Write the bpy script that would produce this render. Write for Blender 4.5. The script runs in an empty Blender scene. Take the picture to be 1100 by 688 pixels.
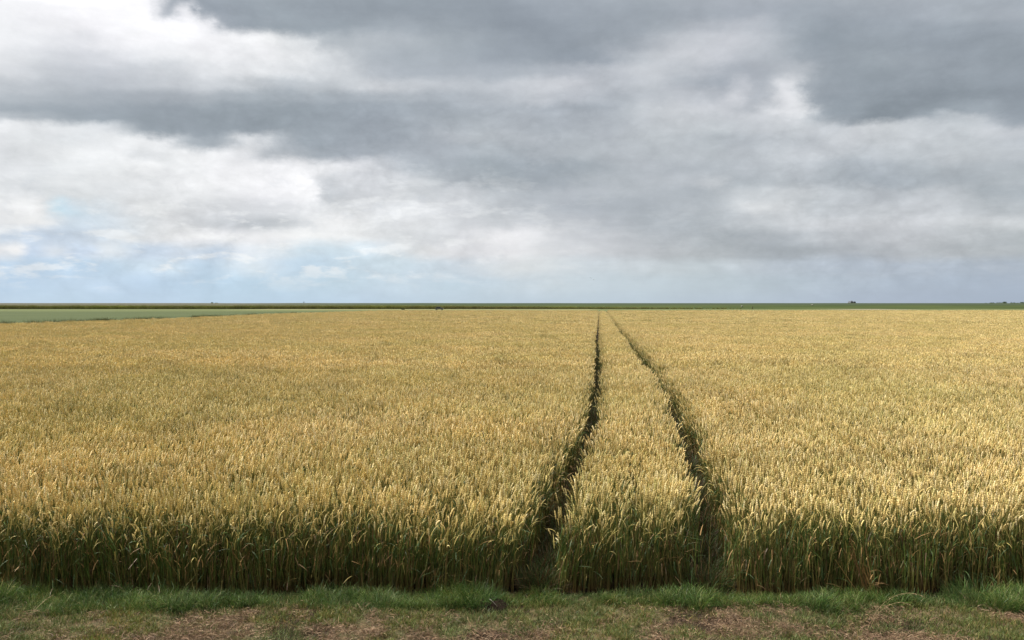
import bpy, bmesh, math, random
import numpy as np
from mathutils import Vector, Matrix, noise as mnoise
random.seed(7)
RNG = np.random.default_rng(11)
scene = bpy.context.scene
COL = scene.collection
R = math.radians
F = 856.0            # focal length of the photograph in its own pixels
EYE = 2.9            # camera height
HOR = 326.3          # horizon row of the photograph
EXPO = 2.5

# ------------------------------------------------------------------ helpers
def tag(o, label=None, cat=None, group=None, kind=None):
    if label: o['label'] = label
    if cat: o['category'] = cat
    if group: o['group'] = group
    if kind: o['kind'] = kind
    return o

def empty(name, loc, rz=0.0):
    o = bpy.data.objects.new(name, None); COL.objects.link(o)
    o.location = loc; o.rotation_euler = (0, 0, rz); o.empty_display_size = 0.2
    return o

def link_bm(name, bm, m, parent=None, smooth=False):
    me = bpy.data.meshes.new(name); bm.to_mesh(me); bm.free()
    if smooth:
        for p in me.polygons: p.use_smooth = True
    me.materials.append(m)
    o = bpy.data.objects.new(name, me); COL.objects.link(o)
    if parent: o.parent = parent
    return o

def srgb(*c):
    out = []
    for v in c:
        v = v / 255.0
        out.append(v / 12.92 if v <= 0.04045 else ((v + 0.055) / 1.055) ** 2.4)
    return out

def px(x, y, d):
    """world x, z for a photo pixel at depth d"""
    return (x - 550) / F * d, EYE + (HOR - y) / F * d

class NT:
    def __init__(s, tree): s.t = tree
    def n(s, typ, **kw):
        n = s.t.nodes.new(typ)
        for k, v in kw.items():
            if k.startswith('i_'): n.inputs[k[2:].replace('_', ' ')].default_value = v
            else: setattr(n, k, v)
        return n
    def l(s, a, b): s.t.links.new(a, b)
    def math(s, op, a, b=None, c=None, clamp=False):
        n = s.t.nodes.new('ShaderNodeMath'); n.operation = op; n.use_clamp = clamp
        for i, v in enumerate((a, b, c)):
            if v is None: continue
            if isinstance(v, (int, float)): n.inputs[i].default_value = v
            else: s.t.links.new(v, n.inputs[i])
        return n.outputs[0]
    def maprange(s, v, a, b, c=0.0, d=1.0, typ='LINEAR'):
        n = s.t.nodes.new('ShaderNodeMapRange'); n.interpolation_type = typ; n.clamp = True
        s.t.links.new(v, n.inputs[0])
        for i, q in enumerate((a, b, c, d)): n.inputs[i + 1].default_value = q
        return n.outputs[0]
    def mix(s, f, a, b, blend='MIX'):
        n = s.t.nodes.new('ShaderNodeMix'); n.data_type = 'RGBA'; n.blend_type = blend
        n.clamp_factor = True
        for sock, v in ((n.inputs[0], f), (n.inputs[6], a), (n.inputs[7], b)):
            if isinstance(v, (int, float)): sock.default_value = v
            elif isinstance(v, (tuple, list)): sock.default_value = tuple(v)[:3] + (1.0,)
            else: s.t.links.new(v, sock)
        return n.outputs[2]
    def noise(s, vec, scale, detail=4.0, rough=0.5, dist=0.0, col=False):
        n = s.t.nodes.new('ShaderNodeTexNoise'); n.inputs['Scale'].default_value = scale
        n.inputs['Detail'].default_value = detail; n.inputs['Roughness'].default_value = rough
        n.inputs['Distortion'].default_value = dist
        if vec is not None: s.t.links.new(vec, n.inputs['Vector'])
        return n.outputs['Color'] if col else n.outputs['Fac']

def new_mat(name):
    m = bpy.data.materials.new(name); m.use_nodes = True
    m.node_tree.nodes.clear()
    t = NT(m.node_tree)
    out = t.n('ShaderNodeOutputMaterial')
    return m, t, out

def plain_mat(name, c1, c2, scale=3.0, rough=0.7, metal=0.0, bump=0.1):
    m, t, out = new_mat(name)
    tc = t.n('ShaderNodeTexCoord')
    f = t.noise(tc.outputs['Object'], scale, 5.0, 0.6)
    f = t.maprange(f, 0.3, 0.7)
    b = t.n('ShaderNodeBsdfPrincipled'); b.inputs['Roughness'].default_value = rough
    b.inputs['Metallic'].default_value = metal
    if rough >= 0.9: b.inputs['Specular IOR Level'].default_value = 0.05
    t.l(t.mix(f, c1, c2), b.inputs['Base Color'])
    if bump:
        bp = t.n('ShaderNodeBump'); bp.inputs['Strength'].default_value = bump
        t.l(t.noise(tc.outputs['Object'], scale * 6, 4.0), bp.inputs['Height']); t.l(bp.outputs[0], b.inputs['Normal'])
    t.l(b.outputs[0], out.inputs[0])
    return m

def plant_mat(name, transl=0.22, var=0.35, patch=None, patch_scale=0.12, rough=0.6):
    """colour comes from the plant's own vertex colours, varied plant by plant and from patch to patch of ground"""
    m, t, out = new_mat(name)
    at = t.n('ShaderNodeAttribute', attribute_name='col')
    oi = t.n('ShaderNodeObjectInfo')
    geo = t.n('ShaderNodeNewGeometry')
    k = t.maprange(oi.outputs['Random'], 0, 1, 1.0 - var * 0.5, 1.0 + var * 0.5)
    n1 = t.noise(geo.outputs['Position'], patch_scale, 3.0, 0.6)
    c = at.outputs['Color']
    if patch:
        c = t.mix(t.maprange(n1, 0.40, 0.66, 0.0, 1.0), c, t.mix(1.0, c, patch, 'MULTIPLY'))
    n3 = t.noise(geo.outputs['Position'], patch_scale * 5.0, 3.0, 0.6)
    k = t.math('MULTIPLY', k, t.maprange(n3, 0.30, 0.70, 0.88, 1.12))
    hs = t.n('ShaderNodeHueSaturation'); t.l(c, hs.inputs['Color']); t.l(k, hs.inputs['Value'])
    d = t.n('ShaderNodeBsdfPrincipled'); d.inputs['Roughness'].default_value = rough
    d.inputs['Specular IOR Level'].default_value = 0.3
    t.l(hs.outputs[0], d.inputs['Base Color'])
    tr = t.n('ShaderNodeBsdfTranslucent'); t.l(hs.outputs[0], tr.inputs['Color'])
    mx = t.n('ShaderNodeMixShader'); mx.inputs[0].default_value = transl
    t.l(d.outputs[0], mx.inputs[1]); t.l(tr.outputs[0], mx.inputs[2])
    t.l(mx.outputs[0], out.inputs[0])
    return m

# ------------------------------------------------------------------ sky
ROWS = {
 0: [(0,247),(60,255),(165,255),(185,215),(200,165),(250,155),(300,157),(400,152),(500,148),(600,158),(700,166),(800,170),(900,169),(1000,168),(1100,165)],
 15:[(0,240),(60,250),(100,255),(165,255),(185,200),(200,185),(212,228),(222,228),(232,165),(260,153),(300,151),(400,150),(500,145),(560,144),(600,152),(700,160),(800,165),(830,160),(900,160),(1000,162),(1100,168)],
 30:[(0,238),(50,240),(100,245),(150,255),(200,253),(225,252),(240,225),(252,166),(300,155),(340,151),(400,155),(430,160),(500,150),(560,140),(620,147),(700,162),(740,176),(770,186),(790,188),(830,168),(870,150),(920,149),(960,154),(1020,150),(1100,157)],
 45:[(0,240),(50,232),(100,230),(150,245),(200,250),(250,251),(300,246),(335,216),(350,188),(400,185),(430,180),(470,170),(520,158),(560,149),(620,144),(680,166),(720,192),(760,202),(790,200),(830,180),(870,148),(920,147),(960,150),(1020,145),(1060,149),(1100,153)],
 60:[(0,232),(50,220),(100,212),(150,228),(200,240),(260,240),(300,241),(340,226),(380,195),(430,172),(470,168),(520,157),(580,149),(640,153),(690,194),(740,207),(790,192),(830,180),(870,158),(920,154),(960,158),(1020,151),(1100,147)],
 75:[(0,222),(50,205),(100,198),(150,205),(200,220),(260,231),(300,229),(340,216),(370,209),(400,190),(440,172),(500,169),(560,172),(620,183),(680,203),(730,195),(760,180),(790,173),(830,178),(855,188),(872,180),(890,158),(940,149),(1000,152),(1060,149),(1100,146)],
 90:[(0,195),(50,190),(100,186),(150,195),(200,205),(260,205),(290,195),(330,192),(370,203),(400,211),(440,201),(500,190),(560,200),(610,208),(640,192),(690,195),(740,174),(770,168),(798,196),(810,180),(830,190),(848,222),(862,215),(876,170),(920,150),(980,148),(1050,145),(1100,144)],
 105:[(0,180),(50,174),(100,170),(150,172),(200,176),(260,169),(300,167),(350,168),(400,172),(450,175),(500,175),(560,190),(600,195),(650,180),(700,192),(740,194),(770,188),(790,212),(805,190),(822,190),(835,218),(855,230),(868,205),(880,160),(930,144),(980,140),(1050,140),(1100,141)],
 118:[(0,162),(50,158),(100,155),(150,154),(200,152),(260,152),(300,151),(350,153),(400,156),(450,161),(500,168),(560,175),(600,170),(650,175),(700,203),(740,209),(780,205),(805,192),(825,218),(862,226),(872,204),(885,162),(930,140),(980,139),(1020,148),(1050,155),(1075,146),(1100,143)],
 126:[(0,185),(40,172),(80,160),(110,152),(150,149),(200,148),(260,148),(300,149),(350,152),(400,156),(450,161),(500,170),(560,178),(600,173),(650,182),(700,202),(740,206),(780,203),(830,210),(862,210),(885,172),(920,142),(970,141),(1000,158),(1022,182),(1045,195),(1060,178),(1080,155),(1100,150)],
 138:[(0,236),(40,231),(80,226),(110,216),(140,196),(165,160),(200,148),(260,147),(300,150),(350,154),(400,158),(450,164),(500,176),(560,181),(600,176),(650,186),(700,199),(740,200),(780,198),(830,204),(870,202),(900,202),(940,213),(980,203),(1020,198),(1050,203),(1100,197)],
 150:[(0,232),(40,228),(80,224),(120,234),(180,235),(200,190),(225,165),(255,188),(275,225),(292,195),(320,160),(380,159),(450,165),(500,186),(560,186),(600,181),(650,188),(700,195),(740,190),(780,185),(830,192),(870,196),(900,206),(940,207),(1000,201),(1060,196),(1100,186)],
 165:[(0,225),(60,235),(120,238),(160,230),(200,243),(240,241),(270,228),(290,195),(330,168),(400,165),(450,170),(500,171),(540,174),(600,182),(700,190),(800,190),(850,198),(900,199),(960,192),(1020,198),(1100,190)],
 180:[(0,225),(60,230),(120,237),(150,246),(180,240),(240,245),(280,246),(320,241),(370,228),(400,205),(440,176),(500,165),(560,159),(620,165),(680,183),(740,181),(800,185),(850,190),(900,178),(960,171),(1020,179),(1100,180)],
 195:[(0,221),(60,226),(120,234),(180,239),(240,245),(300,253),(328,252),(343,214),(380,218),(430,210),(480,182),(540,165),(590,166),(640,180),(700,186),(745,190),(770,202),(790,180),(830,187),(870,180),(910,168),(960,164),(1010,172),(1060,175),(1100,180)],
 208:[(0,228),(60,219),(120,225),(180,235),(240,238),(300,241),(338,245),(350,207),(400,216),(450,212),(500,205),(560,184),(600,182),(660,185),(720,180),(760,178),(800,196),(850,206),(900,192),(960,190),(1010,195),(1060,171),(1100,171)],
 224:[(0,240),(40,244),(55,228),(72,(205,225,237)),(92,(212,224,234)),(140,222),(190,228),(240,222),(290,219),(330,229),(370,222),(420,222),(480,215),(540,195),(600,179),(650,174),(720,177),(780,190),(808,218),(840,216),(880,195),(940,199),(1000,201),(1060,188),(1100,188)],
 240:[(0,230),(50,236),(80,(208,220,232)),(140,(222,228,234)),(180,225),(220,212),(260,198),(290,196),(320,222),(350,241),(380,242),(410,225),(450,225),(500,214),(560,202),(620,190),(680,178),(720,174),(780,184),(830,200),(880,206),(940,206),(1000,207),(1060,207),(1100,206)],
 255:[(0,(205,218,232)),(60,(200,214,231)),(110,(214,224,235)),(160,(230,233,236)),(220,238),(260,231),(300,242),(340,240),(380,234),(420,222),(480,214),(510,228),(550,238),(600,210),(660,198),(700,186),(760,174),(820,171),(880,184),(940,196),(1000,196),(1060,190),(1100,185)],
 270:[(0,232),(18,238),(30,(198,213,232)),(60,(216,224,234)),(85,(198,213,232)),(110,(222,229,236)),(150,(200,215,232)),(200,(210,222,235)),(240,(202,217,233)),(270,(222,229,236)),(330,(205,220,232)),(400,(210,222,232)),(450,220),(500,221),(550,232),(600,212),(680,196),(740,186),(800,172),(850,167),(900,174),(950,180),(1000,185),(1060,180),(1100,177)],
 286:[(0,(189,212,233)),(100,(187,210,231)),(180,(204,221,234)),(220,(191,213,232)),(270,(214,226,235)),(320,(194,214,232)),(400,(203,219,231)),(450,(202,217,228)),(500,(208,219,227)),(560,(221,227,229)),(620,(205,214,220)),(700,(198,207,213)),(760,(194,204,211)),(820,(188,198,208)),(900,(177,188,200)),(1000,(175,186,199)),(1100,(171,182,196))],
 305:[(0,(186,210,232)),(100,(192,213,233)),(160,(188,211,232)),(300,(190,213,231)),(420,(198,216,229)),(500,(195,213,225)),(580,(202,215,223)),(650,(195,208,217)),(800,(186,199,209)),(900,(175,188,201)),(1100,(167,180,197))],
 326:[(0,(192,213,232)),(300,(190,212,231)),(500,(193,210,223)),(700,(188,202,214)),(900,(176,189,204)),(1100,(166,179,196))],
}
def cloud_rgb(g):
    if isinstance(g, tuple): return srgb(*g)
    k = min(1.0, max(0.0, (245 - g) / 90.0))
    g = g + 8 * k * k * k - 2 * k
    return srgb(g - 6 * k, g + 2 * k, g + 8 * k + 1)

def build_world():
    w = bpy.data.worlds.new('World'); scene.world = w; w.use_nodes = True
    w.node_tree.nodes.clear(); t = NT(w.node_tree)
    out = t.n('ShaderNodeOutputWorld'); bg = t.n('ShaderNodeBackground'); bg.inputs['Strength'].default_value = 0.1
    t.l(bg.outputs[0], out.inputs[0])
    tc = t.n('ShaderNodeTexCoord')
    sep = t.n('ShaderNodeSeparateXYZ'); t.l(tc.outputs['Generated'], sep.inputs[0])
    x, y, z = sep.outputs
    zc = t.math('MAXIMUM', z, 0.0)
    # the cloud deck seen in perspective
    inv = t.math('DIVIDE', 1.0, t.math('ADD', zc, 0.07))
    cb = t.n('ShaderNodeCombineXYZ'); t.l(t.math('MULTIPLY', x, inv), cb.inputs[0]); t.l(t.math('MULTIPLY', y, inv), cb.inputs[1])
    deck = cb.outputs[0]
    # stretched puffs by direction
    cb2 = t.n('ShaderNodeCombineXYZ'); t.l(x, cb2.inputs[0]); t.l(y, cb2.inputs[1]); t.l(t.math('MULTIPLY', z, 1.55), cb2.inputs[2])
    puff = cb2.outputs[0]
    hyp = t.math('MAXIMUM', t.math('SQRT', t.math('ADD', t.math('MULTIPLY', x, x), t.math('MULTIPLY', y, y))), 1e-4)
    az = t.math('ARCTAN2', x, y)
    azm = t.math('SUBTRACT', t.math('PINGPONG', t.math('ADD', az, 0.61), 1.22), 0.61)
    ta = t.math('TANGENT', azm)
    el = t.math('DIVIDE', zc, hyp)
    V = t.math('MULTIPLY', el, t.math('SQRT', t.math('ADD', 1.0, t.math('MULTIPLY', ta, ta))))   # tan elevation along the picture's rows
    # warps
    def c2(vec, scale, det, rough):
        n = t.noise(vec, scale, det, rough, col=True)
        s = t.n('ShaderNodeSeparateColor'); t.l(n, s.inputs[0]); return s.outputs
    w1 = c2(deck, 1.1, 5, 0.55); w2 = c2(puff, 11.0, 9, 0.66)
    amp = t.maprange(V, 0.0, 0.16, 0.15, 1.0)
    def warp(a, b, ka, kb):
        s = t.math('ADD', t.math('MULTIPLY', t.math('SUBTRACT', a, 0.5), ka), t.math('MULTIPLY', t.math('SUBTRACT', b, 0.5), kb))
        return t.math('MULTIPLY', s, amp)
    U = t.math('ADD', t.math('MULTIPLY', ta, F / 1100.0), 0.5)
    U = t.math('ADD', U, warp(w1[0], w2[0], 0.05, 0.075))
    Vp = t.math('ADD', V, warp(w1[1], w2[1], 0.022, 0.036))
    keys = sorted(ROWS.keys(), reverse=True)
    col = None; pv = None
    for r in keys:
        st = ROWS[r]
        rp = t.n('ShaderNodeValToRGB'); rp.color_ramp.interpolation = 'CARDINAL'
        e = rp.color_ramp.elements
        while len(e) < len(st): e.new(0.5)
        for i, (p, g) in enumerate(st):
            e[i].position = p / 1100.0
        for i, (p, g) in enumerate(st):
            e[i].color = cloud_rgb(g) + [1.0]
        t.l(U, rp.inputs[0])
        v = (HOR - r) / F
        if col is None: col = rp.outputs[0]
        else: col = t.mix(t.maprange(Vp, pv, v, typ='SMOOTHSTEP'), col, rp.outputs[0])
        pv = v
    # overhead and behind: bright thin overcast
    over = t.mix(t.maprange(t.noise(deck, 0.55, 8, 0.55), 0.38, 0.62), (0.62, 0.66, 0.72), (1.45, 1.45, 1.43))
    back = t.maprange(t.math('ABSOLUTE', az), 0.75, 1.5)
    f = t.math('MAXIMUM', t.maprange(Vp, 0.385, 0.60, typ='SMOOTHSTEP'), t.math('MULTIPLY', back, 0.7))
    col = t.mix(f, col, over)
    # the sky low behind the viewer is a plain grey overcast
    col = t.mix(t.math('MULTIPLY', t.maprange(t.math('ABSOLUTE', az), 0.9, 1.6), t.maprange(zc, 0.75, 0.35)), col, (0.34, 0.37, 0.42))
    # fine billow shading
    d1 = t.noise(puff, 15.0, 10, 0.66)
    hue = t.maprange(t.noise(puff, 5.0, 4, 0.5), 0.35, 0.65)
    col = t.mix(1.0, col, t.mix(hue, (0.995, 1.0, 0.99), (1.005, 0.992, 1.005)), 'MULTIPLY')
    # small bright heaps low in the sky, strongest to the left
    low = t.math('MULTIPLY', t.maprange(V, 0.012, 0.045), t.maprange(V, 0.20, 0.11))
    low = t.math('MULTIPLY', low, t.maprange(U, 0.35, 0.60, 1.0, 0.10))
    cb4 = t.n('ShaderNodeCombineXYZ'); t.l(x, cb4.inputs[0]); t.l(y, cb4.inputs[1]); t.l(t.math('MULTIPLY', z, 3.4), cb4.inputs[2])
    hp = t.maprange(t.noise(cb4.outputs[0], 17.0, 9, 0.60, 0.15), 0.52, 0.63)
    col = t.mix(t.math('MULTIPLY', t.math('MULTIPLY', hp, low), 0.55), col, srgb(244, 245, 245))
    ro = t.maprange(t.noise(puff, 30.0, 8, 0.65, 0.2), 0.44, 0.30)
    col = t.mix(t.math('MULTIPLY', t.math('MULTIPLY', ro, low), 0.25), col, srgb(186, 196, 208))
    d2 = t.noise(deck, 3.2, 8, 0.6)
    cb3 = t.n('ShaderNodeCombineXYZ'); t.l(x, cb3.inputs[0]); t.l(y, cb3.inputs[1]); t.l(t.math('MULTIPLY', z, 5.0), cb3.inputs[2])
    d3 = t.noise(cb3.outputs[0], 5.5, 9, 0.6, 0.6)
    d1 = t.math('ADD', d1, t.math('MULTIPLY', t.math('SUBTRACT', d3, 0.5), 0.85))
    k = t.math('ADD', t.math('MULTIPLY', t.math('SUBTRACT', d1, 0.5), 0.36), t.math('MULTIPLY', t.math('SUBTRACT', d2, 0.5), 0.14))
    k = t.math('MULTIPLY', k, t.maprange(V, 0.0, 0.10, 0.25, 1.0))
    k = t.math('ADD', 1.0, k)
    kc = t.n('ShaderNodeCombineColor')
    for i in range(3): t.l(k, kc.inputs[i])
    col = t.mix(1.0, col, kc.outputs[0], 'MULTIPLY')
    # rounded heaps: folded noise at three sizes
    bl = None
    for sc_, w_ in ((13.0, 1.0), (29.0, 0.6), (61.0, 0.35), (120.0, 0.2)):
        nn = t.math('ABSOLUTE', t.math('SUBTRACT', t.math('MULTIPLY', t.noise(puff, sc_, 1.5, 0.5, 0.4), 2.0), 1.0))
        nn = t.math('MULTIPLY', nn, w_); bl = nn if bl is None else t.math('ADD', bl, nn)
    bl = t.math('SUBTRACT', bl, 0.44)
    bl = t.math('MULTIPLY', bl, t.math('MULTIPLY', t.maprange(V, 0.0, 0.05, 0.25, 1.0), t.maprange(V, 0.16, 0.34, 1.0, 0.45)))
    bl = t.math('MULTIPLY', bl, t.maprange(t.noise(puff, 4.0, 3, 0.5), 0.38, 0.60, 0.25, 1.0))
    kb = t.math('ADD', 1.0, t.math('MULTIPLY', bl, 0.36))
    kc2 = t.n('ShaderNodeCombineColor')
    for i in range(3): t.l(kb, kc2.inputs[i])
    col = t.mix(1.0, col, kc2.outputs[0], 'MULTIPLY')
    sc = 10.0 / 2 ** EXPO
    col = t.mix(1.0, col, (sc, sc, sc), 'MULTIPLY')
    sky = t.n('ShaderNodeTexSky'); sky.sky_type = 'NISHITA'; sky.sun_disc = False
    sky.sun_elevation = SUN_EL; sky.sun_rotation = SUN_AZ
    sky.air_density = 1.0; sky.dust_density = 1.5
    col = t.mix(0.015, col, sky.outputs[0])
    t.l(col, bg.inputs['Color'])
    w.cycles.sampling_method = 'MANUAL'; w.cycles.sample_map_resolution = 512

SUN_EL = R(60); SUN_AZ = R(-68)      # azimuth from +Y, clockwise positive; negative = to the left of the view
build_world()
sd = bpy.data.lights.new('sun', 'SUN'); sd.energy = 1.5; sd.angle = R(10); sd.color = (1.0, 0.955, 0.88)
so = bpy.data.objects.new('sun', sd); COL.objects.link(so)
sv = Vector((math.sin(SUN_AZ) * math.cos(SUN_EL), math.cos(SUN_AZ) * math.cos(SUN_EL), math.sin(SUN_EL)))
so.rotation_euler = sv.to_track_quat('Z', 'Y').to_euler(); so.location = (-30, 20, 60)

# ------------------------------------------------------------------ plant meshes (numpy)
class PB:
    def __init__(s): s.v = []; s.f = []; s.c = []
    def tube(s, pts, rad, cols, sides=3, ph=0.0):
        base = len(s.v); n = len(pts)
        for i in range(n):
            a = pts[max(i - 1, 0)]; b = pts[min(i + 1, n - 1)]
            d = b - a; d = d / (np.linalg.norm(d) + 1e-9)
            ref = np.array([1.0, 0, 0]) if abs(d[0]) < 0.8 else np.array([0, 1.0, 0])
            e1 = np.cross(d, ref); e1 /= np.linalg.norm(e1); e2 = np.cross(d, e1)
            for k in range(sides):
                an = ph + 2 * math.pi * k / sides
                s.v.append(pts[i] + rad[i] * (math.cos(an) * e1 + math.sin(an) * e2)); s.c.append(cols[i])
        for i in range(n - 1):
            for k in range(sides):
                k2 = (k + 1) % sides
                s.f.append((base + i * sides + k, base + i * sides + k2, base + (i + 1) * sides + k2, base + (i + 1) * sides + k))
    def ribbon(s, pts, wid, cols, side):
        base = len(s.v); n = len(pts)
        for i in range(n):
            s.v.append(pts[i] - side * wid[i] * 0.5); s.v.append(pts[i] + side * wid[i] * 0.5)
            s.c.append(cols[i]); s.c.append(cols[i])
        for i in range(n - 1):
            s.f.append((base + 2 * i, base + 2 * i + 1, base + 2 * i + 3, base + 2 * i + 2))
    def mesh(s, name, mat):
        me = bpy.data.meshes.new(name)
        me.from_pydata([tuple(float(q) for q in v) for v in s.v], [], s.f)
        at = me.color_attributes.new('col', 'FLOAT_COLOR', 'POINT')
        arr = np.ones((len(s.v), 4), dtype=np.float32); arr[:, :3] = np.array(s.c)
        at.data.foreach_set('color', arr.ravel())
        me.materials.append(mat); me.update()
        return me

def C(*c): return np.array(c, dtype=float)
EAR = [C(0.76, 0.575, 0.25), C(0.71, 0.54, 0.22), C(0.82, 0.675, 0.37), C(0.67, 0.50, 0.20), C(0.60, 0.505, 0.20)]
STEM_G = C(0.070, 0.095, 0.018); STEM_Y = C(0.30, 0.25, 0.07); STEM_B = C(0.13, 0.075, 0.025)
LEAF_G = C(0.045, 0.078, 0.018); LEAF_Y = C(0.36, 0.28, 0.09); LEAF_B = C(0.20, 0.115, 0.045)

def wheat_plant(pb, rng, x, y, lod, edge=False, hs=1.0, lean=None):
    h = (0.74 + rng.normal(0, 0.035)) * hs
    if rng.random() < 0.08: h *= rng.uniform(0.80, 0.93)
    az = rng.normal(0.25, 1.5) if lean is None else lean[0] + rng.normal(0, 0.4)
    tilt = abs(rng.normal(0.07, 0.10)) if lean is None else lean[1] * rng.uniform(0.5, 1.3)
    dx, dy = math.cos(az), math.sin(az)
    nod_az = az + rng.normal(0, 0.5); nx, ny = math.cos(nod_az), math.sin(nod_az)
    ecol = EAR[rng.integers(len(EAR))] * rng.uniform(0.82, 1.12)
    green = rng.random()
    sg = STEM_G * (1 - 0.5 * green) + STEM_Y * 0.5 * green
    seg = {0: 5, 1: 3, 2: 2}[lod]
    pts = []; p = np.array([x, y, 0.0]); ang = tilt * 0.3
    for i in range(seg + 1):
        pts.append(p.copy())
        ang += tilt / seg
        st = h / seg
        p = p + np.array([dx * math.sin(ang) * st, dy * math.sin(ang) * st, math.cos(ang) * st])
    tt = np.linspace(0, 1, seg + 1)
    cols = []
    for q in tt:
        if q < 0.35: cols.append(STEM_B * (1 - q / 0.35) + sg * (q / 0.35))
        elif q < 0.85: cols.append(sg)
        else: cols.append(sg * 0.3 + STEM_Y * 0.7)
    r0 = {0: 0.0022, 1: 0.0030, 2: 0.0045}[lod]
    pb.tube(pts, [r0 * (1.15 - 0.45 * q) for q in tt], cols, 3)
    # ear
    L = rng.uniform(0.078, 0.112) * (1.0 if lod < 2 else 1.25)
    n = {0: 9, 1: 4, 2: 3}[lod]
    nod = rng.uniform(0.02, 0.42) if rng.random() < 0.85 else rng.uniform(0.5, 1.3)
    q = pts[-1].copy(); ep = []; d = np.array([dx * math.sin(ang), dy * math.sin(ang), math.cos(ang)])
    a2 = 0.0
    for i in range(n + 1):
        ep.append(q.copy()); a2 += nod / n
        dd = d * math.cos(a2) + np.array([nx, ny, -0.15]) * math.sin(a2); dd /= np.linalg.norm(dd)
        q = q + dd * L / n
    R0 = rng.uniform(0.0058, 0.0078) * {0: 1.0, 1: 1.15, 2: 1.6}[lod]
    rad = []
    for i in range(n + 1):
        s = i / n
        r = R0 * (0.35 + 1.1 * s * 4 * (1 - s) ** 0.8 * 0.62) if 0 < i < n else R0 * (0.3 if i == 0 else 0.12)
        r = min(r, R0)
        if lod == 0 and 0 < i < n: r *= (1.12 if i % 2 else 0.78)
        rad.append(r)
    ec = [ecol * (0.85 + 0.3 * ((i % 2) if lod == 0 else 0.5)) for i in range(n + 1)]
    pb.tube(ep, rad, ec, {0: 5, 1: 4, 2: 3}[lod], rng.uniform(0, 3))
    if lod == 0:       # a few short awn tips
        for k in range(3):
            i = rng.integers(2, n)
            o = ep[i]; dirv = (ep[i] - ep[i - 1]); dirv /= np.linalg.norm(dirv)
            sd = rng.normal(0, 1, 3); sd /= np.linalg.norm(sd)
            pb.ribbon([o + sd * 0.004, o + sd * 0.009 + dirv * 0.018], [0.0022, 0.0004], [ecol, ecol * 1.1], np.cross(dirv, sd))
    # leaves
    nl = {0: 3 + (rng.random() < 0.6), 1: 2, 2: 1}[lod]
    for k in range(nl):
        hk = (0.74, 0.58, 0.40, 0.22)[k] * h * rng.uniform(0.9, 1.08) if lod < 2 else 0.72 * h
        fi = min(hk / h, 0.999) * seg; i0 = int(fi); o = pts[i0] * (1 - fi + i0) + pts[i0 + 1] * (fi - i0)
        la = rng.uniform(0, 2 * math.pi); lx = np.array([math.cos(la), math.sin(la), 0]); sd = np.array([-math.sin(la), math.cos(la), 0])
        sd = sd * 0.8 + np.array([0, 0, rng.uniform(-0.6, 0.6)]); sd /= np.linalg.norm(sd)
        LL = rng.uniform(0.13, 0.24); m = {0: 5, 1: 3, 2: 2}[lod]
        a = rng.uniform(0.08, 0.38); droop = rng.uniform(0.2, 1.5) if rng.random() < 0.75 else rng.uniform(1.5, 2.6)
        if k >= 2: a = rng.choice([rng.uniform(0.1, 0.4), rng.uniform(0.3, 2.2), rng.uniform(2.4, 3.0)]); droop = rng.uniform(0.0, 0.6); LL *= 0.7
        P = []; q = o.copy()
        for j in range(m + 1):
            P.append(q.copy()); aa = a + droop * (j / m)
            q = q + (lx * math.sin(aa) + np.array([0, 0, math.cos(aa)])) * LL / m
        w0 = rng.uniform(0.008, 0.013) * (1.0 if lod < 2 else 1.3)
        W = [w0 * (1 - (j / m) ** 2 * 0.92) for j in range(m + 1)]
        r = rng.random()
        if k == 0: lc = LEAF_G * 1.2 if r < 0.30 else LEAF_Y
        elif k == 1: lc = LEAF_G if r < 0.55 else (LEAF_Y if r < 0.85 else LEAF_B)
        else: lc = LEAF_B if r < 0.35 else (LEAF_Y * 0.8 if r < 0.85 else LEAF_G)
        lc = lc * rng.uniform(0.75, 1.2)
        pb.ribbon(P, W, [lc * (1 + 0.25 * j / m) for j in range(m + 1)], sd)

def grass_tuft(pb, rng, n, rad, hmin, hmax, cols, w=0.004, spread=0.5, seg=3):
    for i in range(n):
        r = rad * math.sqrt(rng.random()); a = rng.uniform(0, 6.28)
        o = np.array([r * math.cos(a), r * math.sin(a), 0.0])
        la = a + rng.normal(0, 0.8); lx = np.array([math.cos(la), math.sin(la), 0])
        L = rng.uniform(hmin, hmax); aa = abs(rng.normal(0, spread * 0.5)) + 0.05; dr = rng.uniform(0.2, 1.2) * spread * 2
        P = []; q = o.copy()
        for j in range(seg + 1):
            P.append(q.copy()); b = aa + dr * (j / seg) ** 1.3
            q = q + (lx * math.sin(b) + np.array([0, 0, math.cos(b)])) * L / seg
        sa = rng.uniform(0, 6.28); sd = np.array([math.cos(sa), math.sin(sa), 0])
        c = cols[rng.integers(len(cols))] * rng.uniform(0.55, 1.5)
        W = [w * rng.uniform(0.8, 1.2) * (1 - (j / seg) ** 1.5 * 0.9) for j in range(seg + 1)]
        pb.ribbon(P, W, [c * (0.65 + 0.65 * j / seg) for j in range(seg + 1)], sd)

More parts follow.
